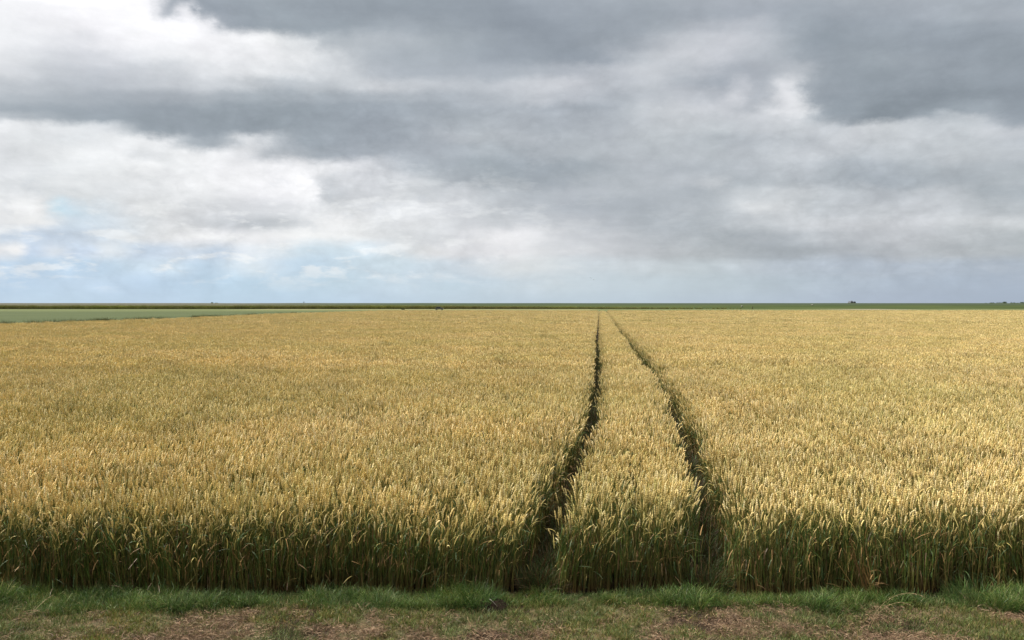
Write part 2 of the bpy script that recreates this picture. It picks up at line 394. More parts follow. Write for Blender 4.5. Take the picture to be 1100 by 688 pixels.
def litter_bit(pb, rng, n, rad, cols, lmin=0.04, lmax=0.16, w=0.003, zmax=0.03):
    for i in range(n):
        r = rad * math.sqrt(rng.random()); a = rng.uniform(0, 6.28)
        q = np.array([r * math.cos(a), r * math.sin(a), rng.uniform(0.0, zmax)])
        la = rng.uniform(0, 6.28); L = rng.uniform(lmin, lmax); cu = rng.normal(0, 0.9); pit = rng.normal(0.05, 0.35)
        P = []
        for j in range(4):
            P.append(q.copy()); la += cu / 3
            q = q + np.array([math.cos(la) * math.cos(pit), math.sin(la) * math.cos(pit), math.sin(pit)]) * L / 3
            pit -= 0.25
        c = cols[rng.integers(len(cols))] * rng.uniform(0.7, 1.25)
        pb.ribbon(P, [w, w, w * 0.8, w * 0.3], [c] * 4, np.array([rng.normal(0, .5), rng.normal(0, .5), 0.5]))

def scatter(name, pts, rot, scl, idx, meshes, mat_base):
    """one object that scatters the given plant meshes over its own points"""
    col = bpy.data.collections.new(name + '_kinds')
    for i, me in enumerate(meshes):
        o = bpy.data.objects.new('%s_kind_%03d' % (name, i), me); col.objects.link(o)
    me = bpy.data.meshes.new(name)
    me.vertices.add(len(pts)); me.vertices.foreach_set('co', np.asarray(pts, dtype=np.float32).ravel())
    a = me.attributes.new('rot', 'FLOAT_VECTOR', 'POINT'); a.data.foreach_set('vector', np.asarray(rot, dtype=np.float32).ravel())
    a = me.attributes.new('scl', 'FLOAT_VECTOR', 'POINT'); a.data.foreach_set('vector', np.asarray(scl, dtype=np.float32).ravel())
    a = me.attributes.new('kid', 'INT', 'POINT'); a.data.foreach_set('value', np.asarray(idx, dtype=np.int32))
    me.materials.append(mat_base)
    ob = bpy.data.objects.new(name, me); COL.objects.link(ob)
    ng = bpy.data.node_groups.new(name + '_scatter', 'GeometryNodeTree')
    ng.interface.new_socket('Geometry', in_out='INPUT', socket_type='NodeSocketGeometry')
    ng.interface.new_socket('Geometry', in_out='OUTPUT', socket_type='NodeSocketGeometry')
    N = ng.nodes; gi = N.new('NodeGroupInput'); go = N.new('NodeGroupOutput')
    ci = N.new('GeometryNodeCollectionInfo'); ci.inputs['Collection'].default_value = col
    ci.inputs['Separate Children'].default_value = True; ci.inputs['Reset Children'].default_value = True
    ip = N.new('GeometryNodeInstanceOnPoints'); ip.inputs['Pick Instance'].default_value = True
    def attr(nm, ty):
        n = N.new('GeometryNodeInputNamedAttribute'); n.data_type = ty; n.inputs['Name'].default_value = nm; return n.outputs[0]
    L = ng.links
    L.new(gi.outputs[0], ip.inputs['Points']); L.new(ci.outputs[0], ip.inputs['Instance'])
    L.new(attr('kid', 'INT'), ip.inputs['Instance Index'])
    L.new(attr('rot', 'FLOAT_VECTOR'), ip.inputs['Rotation']); L.new(attr('scl', 'FLOAT_VECTOR'), ip.inputs['Scale'])
    L.new(ip.outputs[0], go.inputs[0])
    md = ob.modifiers.new('scatter', 'NODES'); md.node_group = ng
    return ob

def vnoise(x, y, s, seed=0):
    """cheap smooth value noise for arrays"""
    def h(i, j):
        n = (i * 374761393 + j * 668265263 + seed * 1442695041) & 0xffffffff
        n = ((n ^ (n >> 13)) * 1274126177) & 0xffffffff
        return ((n ^ (n >> 16)) & 0xffff) / 65535.0
    X = x * s; Y = y * s; i = np.floor(X).astype(np.int64); j = np.floor(Y).astype(np.int64)
    fx = X - i; fy = Y - j; fx = fx * fx * (3 - 2 * fx); fy = fy * fy * (3 - 2 * fy)
    return (h(i, j) * (1 - fx) + h(i + 1, j) * fx) * (1 - fy) + (h(i, j + 1) * (1 - fx) + h(i + 1, j + 1) * fx) * fy

# ------------------------------------------------------------------ wheat field
TD = [5, 7.9, 9.06, 10.1, 11.4, 14.2, 18, 23.8, 40, 74, 180, 240]
TX = [0.70, 1.12, 1.36, 1.55, 1.78, 2.22, 2.76, 3.45, 5.20, 8.9, 20.6, 27.2]
def mid_x(y): return np.interp(y, TD, TX)
def gauge(y): return np.interp(y, [8, 20, 60, 240], [1.72, 1.76, 1.86, 1.9])
def track_dist(x, y):
    m = mid_x(y); g = gauge(y) / 2
    wob = (vnoise(x * 0, y, 0.9, 5) - 0.5) * 0.10
    off = np.interp(y, [7.5, 8.6, 10.5, 12], [-0.06, 0.03, 0.05, 0.0])
    return np.minimum(np.abs(x - (m - g - off + wob)), np.abs(x - (m + g - wob)))
def track_side(x, y):
    m = mid_x(y); g = gauge(y) / 2
    off = np.interp(y, [7.5, 8.6, 10.5, 12], [-0.06, 0.03, 0.05, 0.0]); a = x - (m - g - off); b = x - (m + g)
    return np.where(np.abs(a) < np.abs(b), a, b)
def left_edge(y): return np.interp(y, [5, 60, 80, 110, 167, 220, 240], [-60, -56, -51.5, -47.5, -47.5, -40, -37])
def front_edge(x): return 7.98 + (vnoise(x, x * 0, 1.1, 3) - 0.5) * 0.26 + (vnoise(x, x * 0, 4.0, 9) - 0.5) * 0.10
FAR = 234.0

M_WHEAT = plant_mat('wheat_plant', 0.20, 0.26, (0.86, 0.90, 0.80), 0.16, 0.55)
M_WHEAT_FAR = M_WHEAT

def make_variants():
    rng = np.random.default_rng(3)
    near = []; mid = []; far = []; edge = []; low = []
    for i in range(26):
        pb = PB()
        for k in range(4): wheat_plant(pb, rng, rng.normal(0, 0.04), rng.normal(0, 0.04), 0)
        near.append(pb.mesh('wheat_tuft', M_WHEAT))
    for i in range(12):      # plants that lean into the open side (+x)
        pb = PB()
        for k in range(4): wheat_plant(pb, rng, rng.normal(0, 0.04), rng.normal(0, 0.04), 0, lean=(0.0, 0.13), hs=rng.uniform(0.90, 1.0))
        edge.append(pb.mesh('wheat_edge_tuft', M_WHEAT))
    for i in range(12):
        pb = PB()
        for k in range(22):
            r = 0.20 * math.sqrt(rng.random()); a = rng.uniform(0, 6.28)
            wheat_plant(pb, rng, r * math.cos(a), r * math.sin(a), 1)
        mid.append(pb.mesh('wheat_clump', M_WHEAT))
    for i in range(10):
        pb = PB()
        for k in range(110): wheat_plant(pb, rng, rng.uniform(-0.55, 0.55), rng.uniform(-0.55, 0.55), 2)
        far.append(pb.mesh('wheat_stand', M_WHEAT))
    for i in range(8):       # crushed growth on the wheel track floor
        pb = PB()
        litter_bit(pb, rng, 18, 0.10, [LEAF_B * 0.4, LEAF_Y * 0.25, STEM_B * 0.7], 0.06, 0.2, 0.006, 0.05)
        grass_tuft(pb, rng, 14, 0.10, 0.06, 0.28, [LEAF_G * 0.8, LEAF_G * 0.6, LEAF_B * 0.3, LEAF_B * 0.4], 0.007, 0.7)
        low.append(pb.mesh('crushed_growth', M_WHEAT))
    base = []
    for i in range(10):      # dense foot of the stand: tillers, dead leaves
        pb = PB()
        for k in range(9):
            x0, y0 = rng.normal(0, 0.06), rng.normal(0, 0.06); h = rng.uniform(0.30, 0.66); a = rng.uniform(0, 6.28); b = rng.normal(0, 0.10)
            P = [np.array([x0 + math.cos(a) * b * h * q, y0 + math.sin(a) * b * h * q, h * q]) for q in (0, 0.5, 1.0)]
            g = STEM_G * rng.uniform(0.7, 1.9) if rng.random() < 0.65 else STEM_Y * rng.uniform(0.35, 0.9)
            pb.tube(P, [0.0030, 0.0026, 0.0012], [STEM_B * rng.uniform(0.6, 1.5), g, g], 3)
            for kk in range(2):
                hk = rng.uniform(0.08, 0.5); la = rng.uniform(0, 6.28); LL = rng.uniform(0.08, 0.2); aa = rng.choice([rng.uniform(0.05, 0.4), rng.uniform(0.05, 0.5), rng.uniform(2.5, 3.1), rng.uniform(0.3, 2.8)])
                lx = np.array([math.cos(la), math.sin(la), 0]); q = np.array([x0, y0, hk]); PP = []; dr = rng.uniform(-0.2, 1.2)
                for j in range(4):
                    PP.append(q.copy()); c_ = aa + dr * j / 3; q = q + (lx * math.sin(c_) + np.array([0, 0, math.cos(c_)])) * LL / 3
                    q[2] = max(q[2], 0.01)
                lc = [LEAF_B * 0.7, LEAF_B * 0.4, LEAF_Y * 0.35, LEAF_G, LEAF_G * 0.8, LEAF_G * 1.3, LEAF_B * 1.6][rng.integers(7)] * rng.uniform(0.7, 1.2)
                sd = np.array([-math.sin(la), math.cos(la), rng.uniform(-0.6, 0.6)]); sd /= np.linalg.norm(sd)
                pb.ribbon(PP, [0.008, 0.008, 0.006, 0.001], [lc] * 4, sd)
        base.append(pb.mesh('wheat_foot', M_WHEAT))
    return near, edge, mid, far, low, base

def build_wheat():
    near, edge, mid, far, low, base = make_variants()
    meshes = near + edge + mid + far + low + base
    o_near, o_edge, o_mid, o_far, o_low = 0, len(near), len(near) + len(edge), len(near) + len(edge) + len(mid), len(near) + len(edge) + len(mid) + len(far)
    P = []; RT = []; S = []; K = []
    def add(x, y, rz, tilt, s, sz, k):
        n = len(x)
        P.append(np.stack([x, y, np.zeros(n) - 0.01], 1))
        tx = (vnoise(x, y, 0.55, 81) + 0.5 * vnoise(x, y, 1.7, 82) - 0.75) * 0.30
        ty = (vnoise(x, y, 0.45, 83) + 0.5 * vnoise(x, y, 1.5, 84) - 0.75) * 0.30 + 0.03
        # tilt in world axes: turn it into the plant's own axes
        ca, sa = np.cos(rz), np.sin(rz)
        ax = -ty; ay = tx      # rotation about x leans along -y, about y leans along +x
        RT.append(np.stack([RNG.normal(0, tilt, n) + ax * ca + ay * sa, RNG.normal(0, tilt, n) - ax * sa + ay * ca, rz], 1))
        S.append(np.stack([s, s, sz], 1)); K.append(k)
    def field(x, y, margin):
        return (y > front_edge(x) + margin) & (y < FAR) & (x > left_edge(y) + margin) & (x < 178)
    def canopy(x, y):
        return 0.945 + 0.09 * vnoise(x, y, 0.6, 21) + 0.07 * vnoise(x, y, 0.10, 22)
    # near field, tuft by tuft
    Y1 = 26.0
    dens = 104
    n = int(dens * (Y1 - 7.6) * 42)
    x = RNG.uniform(-21, 21, n); y = RNG.uniform(7.6, Y1, n)
    ok = (np.abs(x) < 0.66 * y + 2.6) & field(x, y, 0.0) & ((y < 14) | (RNG.random(n) < 0.85))
    x = x[ok]; y = y[ok]
    td = track_dist(x, y); hw = np.interp(y, [8, 11, 26], [0.205, 0.19, 0.18]) + 0.05 * vnoise(x, y, 2.0, 4)
    ok = td > hw
    # a small thin spot between the wheel tracks
    ok &= ((x - 1.13) ** 2 / 0.014 + (y - 8.62) ** 2 / 0.03) > 1.0
    x = x[ok]; y = y[ok]; td = td[ok]; hw = hw[ok]
    fe = y - front_edge(x)
    is_edge = (td < hw + 0.05) | ((fe < 0.10) & (RNG.random(len(x)) < 0.3))
    rz = RNG.normal(0, 0.5, len(x))
    side = track_side(x, y)
    rz = np.where(td < hw + 0.05, np.where(side > 0, math.pi, 0.0) + RNG.normal(0, 0.6, len(x)), rz)
    rz = np.where(is_edge & (td >= hw + 0.05), -math.pi / 2 + RNG.normal(0, 0.8, len(x)), rz)
    k = np.where(is_edge, o_edge + RNG.integers(0, len(edge), len(x)), o_near + RNG.integers(0, len(near), len(x)))
    s = RNG.uniform(0.92, 1.06, len(x)); sz = s * canopy(x, y) * np.where(fe < 0.20, np.where(RNG.random(len(x)) < 0.15, RNG.uniform(0.62, 0.9, len(x)), RNG.uniform(0.88, 1.0, len(x))), 1.0)
    sz = sz * np.where(td < hw + 0.05, RNG.uniform(0.84, 1.0, len(x)), 1.0)
    add(x, y, rz, 0.045, s, sz, k)
    # middle field
    Y2 = 78.0
    n = int(23 * (Y2 - Y1) * 112)
    x = RNG.uniform(-56, 56, n); y = RNG.uniform(Y1, Y2, n)
    ok = (np.abs(x) < 0.66 * y + 3) & field(x, y, 0.1) & ((y < 45) | (RNG.random(n) < 0.7))
    td = track_dist(x, y); ok &= td > 0.50
    x = x[ok]; y = y[ok]
    s = RNG.uniform(0.95, 1.08, len(x))
    add(x, y, RNG.normal(0, 0.6, len(x)), 0.03, s, s * canopy(x, y), o_mid + RNG.integers(0, len(mid), len(x)))
    # far field
    n = int(1.45 * (FAR - Y2) * 240)
    x = RNG.uniform(-60, 178, n); y = RNG.uniform(Y2, FAR, n)
    ok = (np.abs(x) < 0.66 * y + 6) & field(x, y, 0.6)
    td = track_dist(x, y); ok &= td > 1.0
    x = x[ok]; y = y[ok]
    s = RNG.uniform(0.95, 1.08, len(x))
    add(x, y, RNG.choice([0, math.pi / 2], len(x)) * 0 + RNG.normal(0, 0.5, len(x)), 0.01, s, s * canopy(x, y), o_far + RNG.integers(0, len(far), len(x)))
    # strips along the wheel tracks further out, small tufts so that the gap keeps its width
    y = RNG.uniform(Y1, FAR, 46000); y = Y1 + (y - Y1) * RNG.random(46000) ** 0.25
    side = RNG.choice([-1, 1], len(y)); d = RNG.uniform(-1.15, 1.15, len(y))
    x = mid_x(y) + side * gauge(y) / 2 + d
    td = track_dist(x, y); hw = 0.205 + 0.06 * vnoise(x, y, 0.7, 4)
    ok = (td > hw) & (td < np.where(y > Y2, 1.1, 0.58)) & (y < FAR) & ((y > Y2) | (RNG.random(len(y)) < 1.0))
    x = x[ok]; y = y[ok]; td = td[ok]; hw = hw[ok]
    ed = td < hw + 0.07
    rz = np.where(ed, np.where(track_side(x, y) > 0, math.pi, 0.0) + RNG.normal(0, 0.6, len(x)), RNG.normal(0, 0.5, len(x)))
    k = np.where(ed, o_edge + RNG.integers(0, len(edge), len(x)), o_near + RNG.integers(0, len(near), len(x)))
    s = np.interp(y, [26, 80, 234], [1.05, 1.25, 1.6]); sz = canopy(x, y) * np.where(ed, 0.9, 1.0)
    add(x, y, rz, 0.03, s, sz, k)
    # floor of the wheel tracks
    n = 4200
    y = 7.9 + 50 * RNG.random(n) ** 1.6; side = RNG.choice([-1, 1], n)
    x = mid_x(y) + side * gauge(y) / 2 + RNG.normal(0, 0.07, n)
    s = RNG.uniform(0.7, 1.3, n)
    add(x, y, RNG.uniform(0, 6.28, n), 0.05, s, s, o_low + RNG.integers(0, len(low), n))
    # dense foot of the stand along the open front and beside the near wheel tracks
    n = 90000; x = RNG.uniform(-9.5, 9.5, n); y = RNG.uniform(7.75, 10.5, n)
    td = track_dist(x, y); fe = y - front_edge(x)
    ok = (fe > -0.03) & (td > 0.25) & (RNG.random(n) < np.where(fe < 0.9, 0.085, np.where(td < 0.5, 0.06, 0.0)) * 1.0 * 10 / 7)
    x = x[ok]; y = y[ok]; n = len(x); s = RNG.uniform(0.8, 1.15, n)
    add(x, y, RNG.uniform(0, 6.28, n), 0.05, s, s, o_low + len(low) + RNG.integers(0, len(base), n))
    print('foot', n)
    P_, R_, S_, K_ = map(np.concatenate, (P, RT, S, K))
    print('wheat instances', len(P_))
    o = scatter('wheat_field', P_, R_, S_, K_, meshes, M_WHEAT)
    tag(o, 'ripening golden wheat field with two dark wheel tracks running to the horizon', 'wheat field', kind='stuff')
build_wheat()

# ------------------------------------------------------------------ ground
def sheet(name, x0, x1, y0, y1, z, m, nx=1, ny=1, fn=None):
    bm = bmesh.new()
    g = [[bm.verts.new((x0 + (x1 - x0) * i / nx, y0 + (y1 - y0) * j / ny, z + (fn(x0 + (x1 - x0) * i / nx, y0 + (y1 - y0) * j / ny) if fn else 0))) for i in range(nx + 1)] for j in range(ny + 1)]
    for j in range(ny):
        for i in range(nx): bm.faces.new((g[j][i], g[j][i + 1], g[j + 1][i + 1], g[j + 1][i]))
    o = link_bm(name, bm, m, smooth=True); tag(o, kind='structure'); return o

def ground_mat():
    m, t, out = new_mat('field_ground')
    geo = t.n('ShaderNodeNewGeometry'); pos = geo.outputs['Position']
    s = t.n('ShaderNodeSeparateXYZ'); t.l(pos, s.inputs[0])
    soil = t.mix(t.maprange(t.noise(pos, 6.0, 6, 0.65), 0.3, 0.7), (0.014, 0.010, 0.006), (0.030, 0.020, 0.012))
    n = t.noise(pos, 0.03, 4, 0.5); n2 = t.noise(pos, 0.9, 5, 0.6)
    crop = t.mix(t.maprange(n, 0.35, 0.65), (0.050, 0.063, 0.024), (0.064, 0.077, 0.030))
    crop = t.mix(t.maprange(n2, 0.35, 0.65, 0, 0.5), crop, (0.04, 0.056, 0.024))
    crop = t.mix(t.maprange(s.outputs[1], 255, 345, typ='SMOOTHSTEP'), crop, (0.085, 0.098, 0.038))
    # green crop beyond the field's left and far edge
    ex = t.maprange(s.outputs[0], -62, -47, 1.0, 0.0)
    leftside = t.math('MULTIPLY', ex, t.maprange(s.outputs[1], 20, 40))
    leftside = t.math('LESS_THAN', s.outputs[0], -34.5)
    f = t.math('MAXIMUM', leftside, t.math('GREATER_THAN', s.outputs[1], FAR + 0.6))
    f = t.math('MAXIMUM', f, t.math('LESS_THAN', s.outputs[1], 2.0))
    b = t.n('ShaderNodeBsdfPrincipled'); b.inputs['Roughness'].default_value = 0.95
    b.inputs['Specular IOR Level'].default_value = 0.1
    t.l(t.mix(f, soil, crop), b.inputs['Base Color'])
    bp = t.n('ShaderNodeBump'); bp.inputs['Strength'].default_value = 0.6; bp.inputs['Distance'].default_value = 0.05
    t.l(t.noise(pos, 9.0, 6), bp.inputs['Height']); t.l(bp.outputs[0], b.inputs['Normal'])
    t.l(b.outputs[0], out.inputs[0]); return m
sheet('ground', -6000, 6000, -3000, 9000, -0.012, ground_mat())

def verge_h(x, y):
    a = mnoise.noise(Vector((x * 0.9, y * 1.6, 3.1))) * 0.035 + mnoise.noise(Vector((x * 3.1, y * 3.7, 7.7))) * 0.022 + mnoise.noise(Vector((x * 8.1, y * 9.7, 1.7))) * 0.014
    return -0.004 + a * 0.8
def verge_mat():
    m, t, out = new_mat('mown_verge')
    geo = t.n('ShaderNodeNewGeometry'); pos = geo.outputs['Position']
    n = t.noise(pos, 1.7, 6, 0.6); n2 = t.noise(pos, 14, 6, 0.7); n3 = t.noise(pos, 55, 4, 0.7)
    c = t.mix(t.maprange(n, 0.42, 0.58), (0.06, 0.075, 0.022), (0.12, 0.08, 0.048))
    c = t.mix(t.maprange(n2, 0.40, 0.60), c, (0.055, 0.050, 0.025))
    c = t.mix(t.maprange(n3, 0.50, 0.72, 0, 0.7), c, (0.20, 0.14, 0.085))
    b = t.n('ShaderNodeBsdfPrincipled'); b.inputs['Roughness'].default_value = 0.95
    b.inputs['Specular IOR Level'].default_value = 0.1
    t.l(c, b.inputs['Base Color'])
    bp = t.n('ShaderNodeBump'); bp.inputs['Strength'].default_value = 1.0; bp.inputs['Distance'].default_value = 0.03
    t.l(t.noise(pos, 40.0, 6), bp.inputs['Height']); t.l(bp.outputs[0], b.inputs['Normal'])
    t.l(b.outputs[0], out.inputs[0]); return m
vg = sheet('verge', -16, 16, 0.5, 7.95, 0.0, verge_mat(), 520, 130, verge_h)

# grass on the verge
M_GRASS = plant_mat('verge_grass_blades', 0.25, 0.4, (1.25, 1.1, 0.8), 1.2, 0.5)
M_HAY = plant_mat('dry_clippings', 0.1, 0.5, (0.8, 0.78, 0.75), 1.5, 0.7)
GREEN = [C(0.045, 0.092, 0.020), C(0.062, 0.115, 0.024), C(0.036, 0.075, 0.020), C(0.085, 0.14, 0.03), C(0.14, 0.15, 0.055)]
OLIVE = [C(0.085, 0.125, 0.030), C(0.11, 0.14, 0.04), C(0.07, 0.10, 0.028), C(0.20, 0.16, 0.07)]
HAY = [C(0.23, 0.145, 0.082), C(0.18, 0.105, 0.058), C(0.32, 0.225, 0.135), C(0.11, 0.062, 0.036), C(0.08, 0.05, 0.03)]

def patchiness(x, y):
    return 0.6 * vnoise(x, y, 1.5, 31) + 0.4 * vnoise(x, y, 4.0, 32)
def lush_w(x):    # how strong the tall green band is along the field edge
    X = x * 108 + 550
    return np.interp(X, [-600, 0, 120, 260, 330, 380, 420, 500, 545, 560, 600, 680, 760, 860, 930, 980, 1020, 1100, 1700],
                        [1.0, 0.95, 1.05, 0.85, 0.85, 0.60, 0.75, 0.80, 0.60, 0.45, 0.50, 0.60, 0.62, 1.0, 0.9, 0.45, 0.95, 1.05, 1.0])

def build_grass():
    rng = np.random.default_rng(5)
    lush = []; short = []; hay = []
    for i in range(10):
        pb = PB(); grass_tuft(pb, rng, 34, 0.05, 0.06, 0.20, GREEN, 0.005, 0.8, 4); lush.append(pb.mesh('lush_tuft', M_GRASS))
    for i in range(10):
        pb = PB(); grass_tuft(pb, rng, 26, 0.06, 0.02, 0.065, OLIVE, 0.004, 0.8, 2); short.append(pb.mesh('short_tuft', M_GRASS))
    for i in range(10):
        pb = PB(); litter_bit(pb, rng, 60, 0.09, HAY, 0.02, 0.075, 0.0030, 0.022); hay.append(pb.mesh('hay_wisp', M_HAY))
    def put(name, xs, ys, sc, meshes, m, zoff=0.0):
        n = len(xs)
        z = np.array([verge_h(a, b) for a, b in zip(xs, ys)]) * (ys < 7.95) + zoff
        rot = np.stack([RNG.normal(0, 0.12, n), RNG.normal(0, 0.12, n), RNG.uniform(0, 6.28, n)], 1)
        s = np.stack([sc, sc, sc * RNG.uniform(0.85, 1.15, n)], 1)
        return scatter(name, np.stack([xs, ys, z], 1), rot, s, RNG.integers(0, len(meshes), n), meshes, m)
    # tall band
    n = 9000; x = RNG.uniform(-9, 9, n); y = RNG.uniform(7.2, 7.86, n)
    w = lush_w(x) * (0.72 + 0.5 * vnoise(x, y * 0, 2.3, 44))
    lo = 7.84 - 0.46 * np.clip(w, 0.2, 1.1)
    ok = (y > lo + 0.05 * (vnoise(x, y * 0, 9, 45) - 0.5)) & (RNG.random(n) < 0.55 + 0.45 * w)
    x = x[ok]; y = y[ok]; w = w[ok]
    o = put('tall_grass', x, y, np.clip(0.35 + 0.6 * w, 0.35, 1.15) * RNG.uniform(0.55, 1.2, len(x)) * (0.45 + 0.95 * vnoise(x, y, 3.2, 46)), lush, M_GRASS)
    tag(o, 'lush dark green grass growing along the foot of the wheat', 'grass', kind='stuff')
    # mown turf
    n = 26000; x = RNG.uniform(-9, 9, n); y = RNG.uniform(4.6, 7.75, n)
    p = patchiness(x, y)
    ok = RNG.random(n) < np.clip((0.66 - p) * 5 + 0.25 + (y > 7.25) * 0.4, 0.05, 1)
    x = x[ok]; y = y[ok]
    o = put('mown_grass', x, y, RNG.uniform(0.6, 1.3, len(x)), short, M_GRASS)
    tag(o, 'short olive mown grass in front of the wheat', 'grass', kind='stuff')
    n = 15000; x = RNG.uniform(-9, 9, n); y = RNG.uniform(4.6, 7.6, n)
    p = patchiness(x, y)
    ok = RNG.random(n) < np.clip((p - 0.50) * 7, 0.06, 1) * np.clip((7.7 - y) * 1.8, 0.15, 1)
    x = x[ok]; y = y[ok]
    o = put('dry_grass_clippings', x, y, RNG.uniform(0.7, 1.3, len(x)), hay, M_HAY, 0.012)
    tag(o, 'brown dried grass clippings lying on the mown verge', 'hay', kind='stuff')
build_grass()

# ------------------------------------------------------------------ single plants at the field edge
def plant_obj(name, build, mat, loc, label, cat, group=None):
    pb = PB(); build(pb); me = pb.mesh(name, mat)
    o = bpy.data.objects.new(name, me); COL.objects.link(o); o.location = loc
    tag(o, label, cat, group); return o
rng = np.random.default_rng(77)
xx, _ = px(514, 650, 7.62)
plant_obj('grass_tussock', lambda pb: grass_tuft(pb, rng, 420, 0.17, 0.12, 0.27, GREEN[:3], 0.005, 0.75, 4), M_GRASS, (xx, 7.60, 0.0),
          'dark green grass tussock left of the small burrow, at the foot of the wheat', 'grass tussock', 'grass tussocks at the field edge')
xx, _ = px(1058, 640, 7.7)
plant_obj('grass_tussock', lambda pb: grass_tuft(pb, rng, 620, 0.30, 0.10, 0.27, GREEN, 0.005, 0.75, 4), M_GRASS, (xx, 7.72, 0.0),
          'broad green grass tussock near the right end of the grassy edge', 'grass tussock', 'grass tussocks at the field edge')
# burrow mouth: low heap of dark earth with a hollow
M_EARTH = plain_mat('burrow_earth', (0.010, 0.007, 0.005), (0.028, 0.019, 0.013), 14, 1.0, 0, 0.8)
def burrow():
    bm = bmesh.new(); rings = 9; seg = 26; g = []
    for i in range(rings + 1):
        r = i / rings; row = []
        for k in range(seg):
            a = 2 * math.pi * k / seg
            prof = -0.075 + 0.155 * min(1, (r / 0.42)) ** 2 if r < 0.42 else 0.08 * (1 - (r - 0.42) / 0.58)
            rr = 0.17 * r * (1 + 0.18 * mnoise.noise(Vector((math.cos(a) * 1.4, math.sin(a) * 1.4, 2.2))))
            zz = prof + 0.018 * mnoise.noise(Vector((math.cos(a) * rr * 40, math.sin(a) * rr * 40, 0.3)))
            row.append(bm.verts.new((rr * math.cos(a) * 1.15, rr * math.sin(a), zz)))
        g.append(row)
    for i in range(rings):
        for k in range(seg): bm.faces.new((g[i][k], g[i][(k + 1) % seg], g[i + 1][(k + 1) % seg], g[i + 1][k]))
    return bm
xx, _ = px(527, 650, 7.55)
o = link_bm('burrow', burrow(), M_EARTH, smooth=True); o.location = (xx, 7.56, 0.012); o.scale = (0.85, 0.85, 0.8)
tag(o, 'small dark earth burrow mouth between the grass tussock and the wheel track', 'burrow')
M_STRAW = plain_mat('bleached_straw', (0.34, 0.30, 0.25), (0.46, 0.42, 0.36), 30, 0.6, 0, 0)
bm = bmesh.new()
def tube_bm(bm, pts, rads, sides=6):
    pts = [Vector(p) for p in pts]; rows = []
    for i, p in enumerate(pts):
        d = (pts[min(i + 1, len(pts) - 1)] - pts[max(i - 1, 0)]).normalized()
        e1 = d.cross(Vector((1, 0, 0)) if abs(d.x) < 0.8 else Vector((0, 1, 0))).normalized(); e2 = d.cross(e1)
        r = rads[i] if isinstance(rads, (list, tuple)) else rads
        rows.append([bm.verts.new(p + r * (math.cos(2 * math.pi * k / sides) * e1 + math.sin(2 * math.pi * k / sides) * e2)) for k in range(sides)])
    for i in range(len(rows) - 1):
        for k in range(sides):
            bm.faces.new((rows[i][k], rows[i][(k + 1) % sides], rows[i + 1][(k + 1) % sides], rows[i + 1][k]))
    bm.faces.new(rows[0][::-1]); bm.faces.new(rows[-1])
tube_bm(bm, [(-0.035, -0.02, 0.075), (-0.01, -0.01, 0.05), (0.035, 0.0, 0.0)], [0.0022, 0.003, 0.0032])
o = link_bm('straw_stalk', bm, M_STRAW, smooth=True); xx, _ = px(530, 648, 7.42); o.location = (xx, 7.42, 0.06)
tag(o, 'bleached broken straw stalk leaning across the dark burrow', 'straw stalk')

def straw_bunch(pb):
    for i in range(16):
        a = rng.normal(-0.25, 0.30); h = rng.uniform(0.25, 0.62)
        x0, y0 = rng.normal(0, 0.035), rng.normal(0, 0.03)
        P = [np.array([x0 + math.sin(a * 0.6) * h * q - 0.03 * q, y0 + rng.normal(0, 0.006), h * q]) for q in (0, 0.35, 0.7, 1.0)]
        c = [C(0.26, 0.145, 0.05), C(0.33, 0.20, 0.07), C(0.22, 0.125, 0.045)][rng.integers(3)]
        pb.tube(P, [0.0045, 0.004, 0.0035, 0.002], [c * 0.7, c, c, c * 1.1], 4)
    litter_bit(pb, rng, 14, 0.05, [C(0.28, 0.17, 0.07), C(0.22, 0.13, 0.05)], 0.06, 0.14, 0.008, 0.3)
xx, _ = px(935, 640, 7.85)
plant_obj('straw_bunch', straw_bunch, M_HAY, (xx, 7.80, 0), 'broken orange brown straw at the wheat edge right of the right wheel track', 'straw')

def seed_stalk(pb):
    for (dx, h, bend, sgn) in ((0.0, 0.30, 0.36, 1), (0.02, 0.22, 0.26, 1)):
        P = []; n = 12
        for j in range(n + 1):
            q = j / n; aa = 0.30 + 1.75 * q ** 1.5
            if j == 0: p = np.array([dx, 0.0, 0.0])
            else: p = p + np.array([sgn * math.sin(aa), -0.05, math.cos(aa)]) * (h + bend) / n
            P.append(p.copy())
        c = C(0.27, 0.19, 0.10)
        pb.tube(P, [0.0018 - 0.0009 * j / n for j in range(n + 1)], [c] * (n + 1), 4)
        for j in range(6, n):
            for k in range(5):
                d = rng.normal(0, 1, 3); d[2] = -abs(d[2]) * 0.5; d /= np.linalg.norm(d)
                pb.ribbon([P[j], P[j] + d * 0.02], [0.003, 0.001], [c * 1.1, c * 1.2], np.array([0, 0.7, 0.7]))
xx, _ = px(936, 680, 7.0)
plant_obj('seeding_grass_stalk', seed_stalk, M_HAY, (xx, 7.0, 0.03), 'dry brown seeding grass stalk arching over the mown verge at lower right', 'grass stalk')

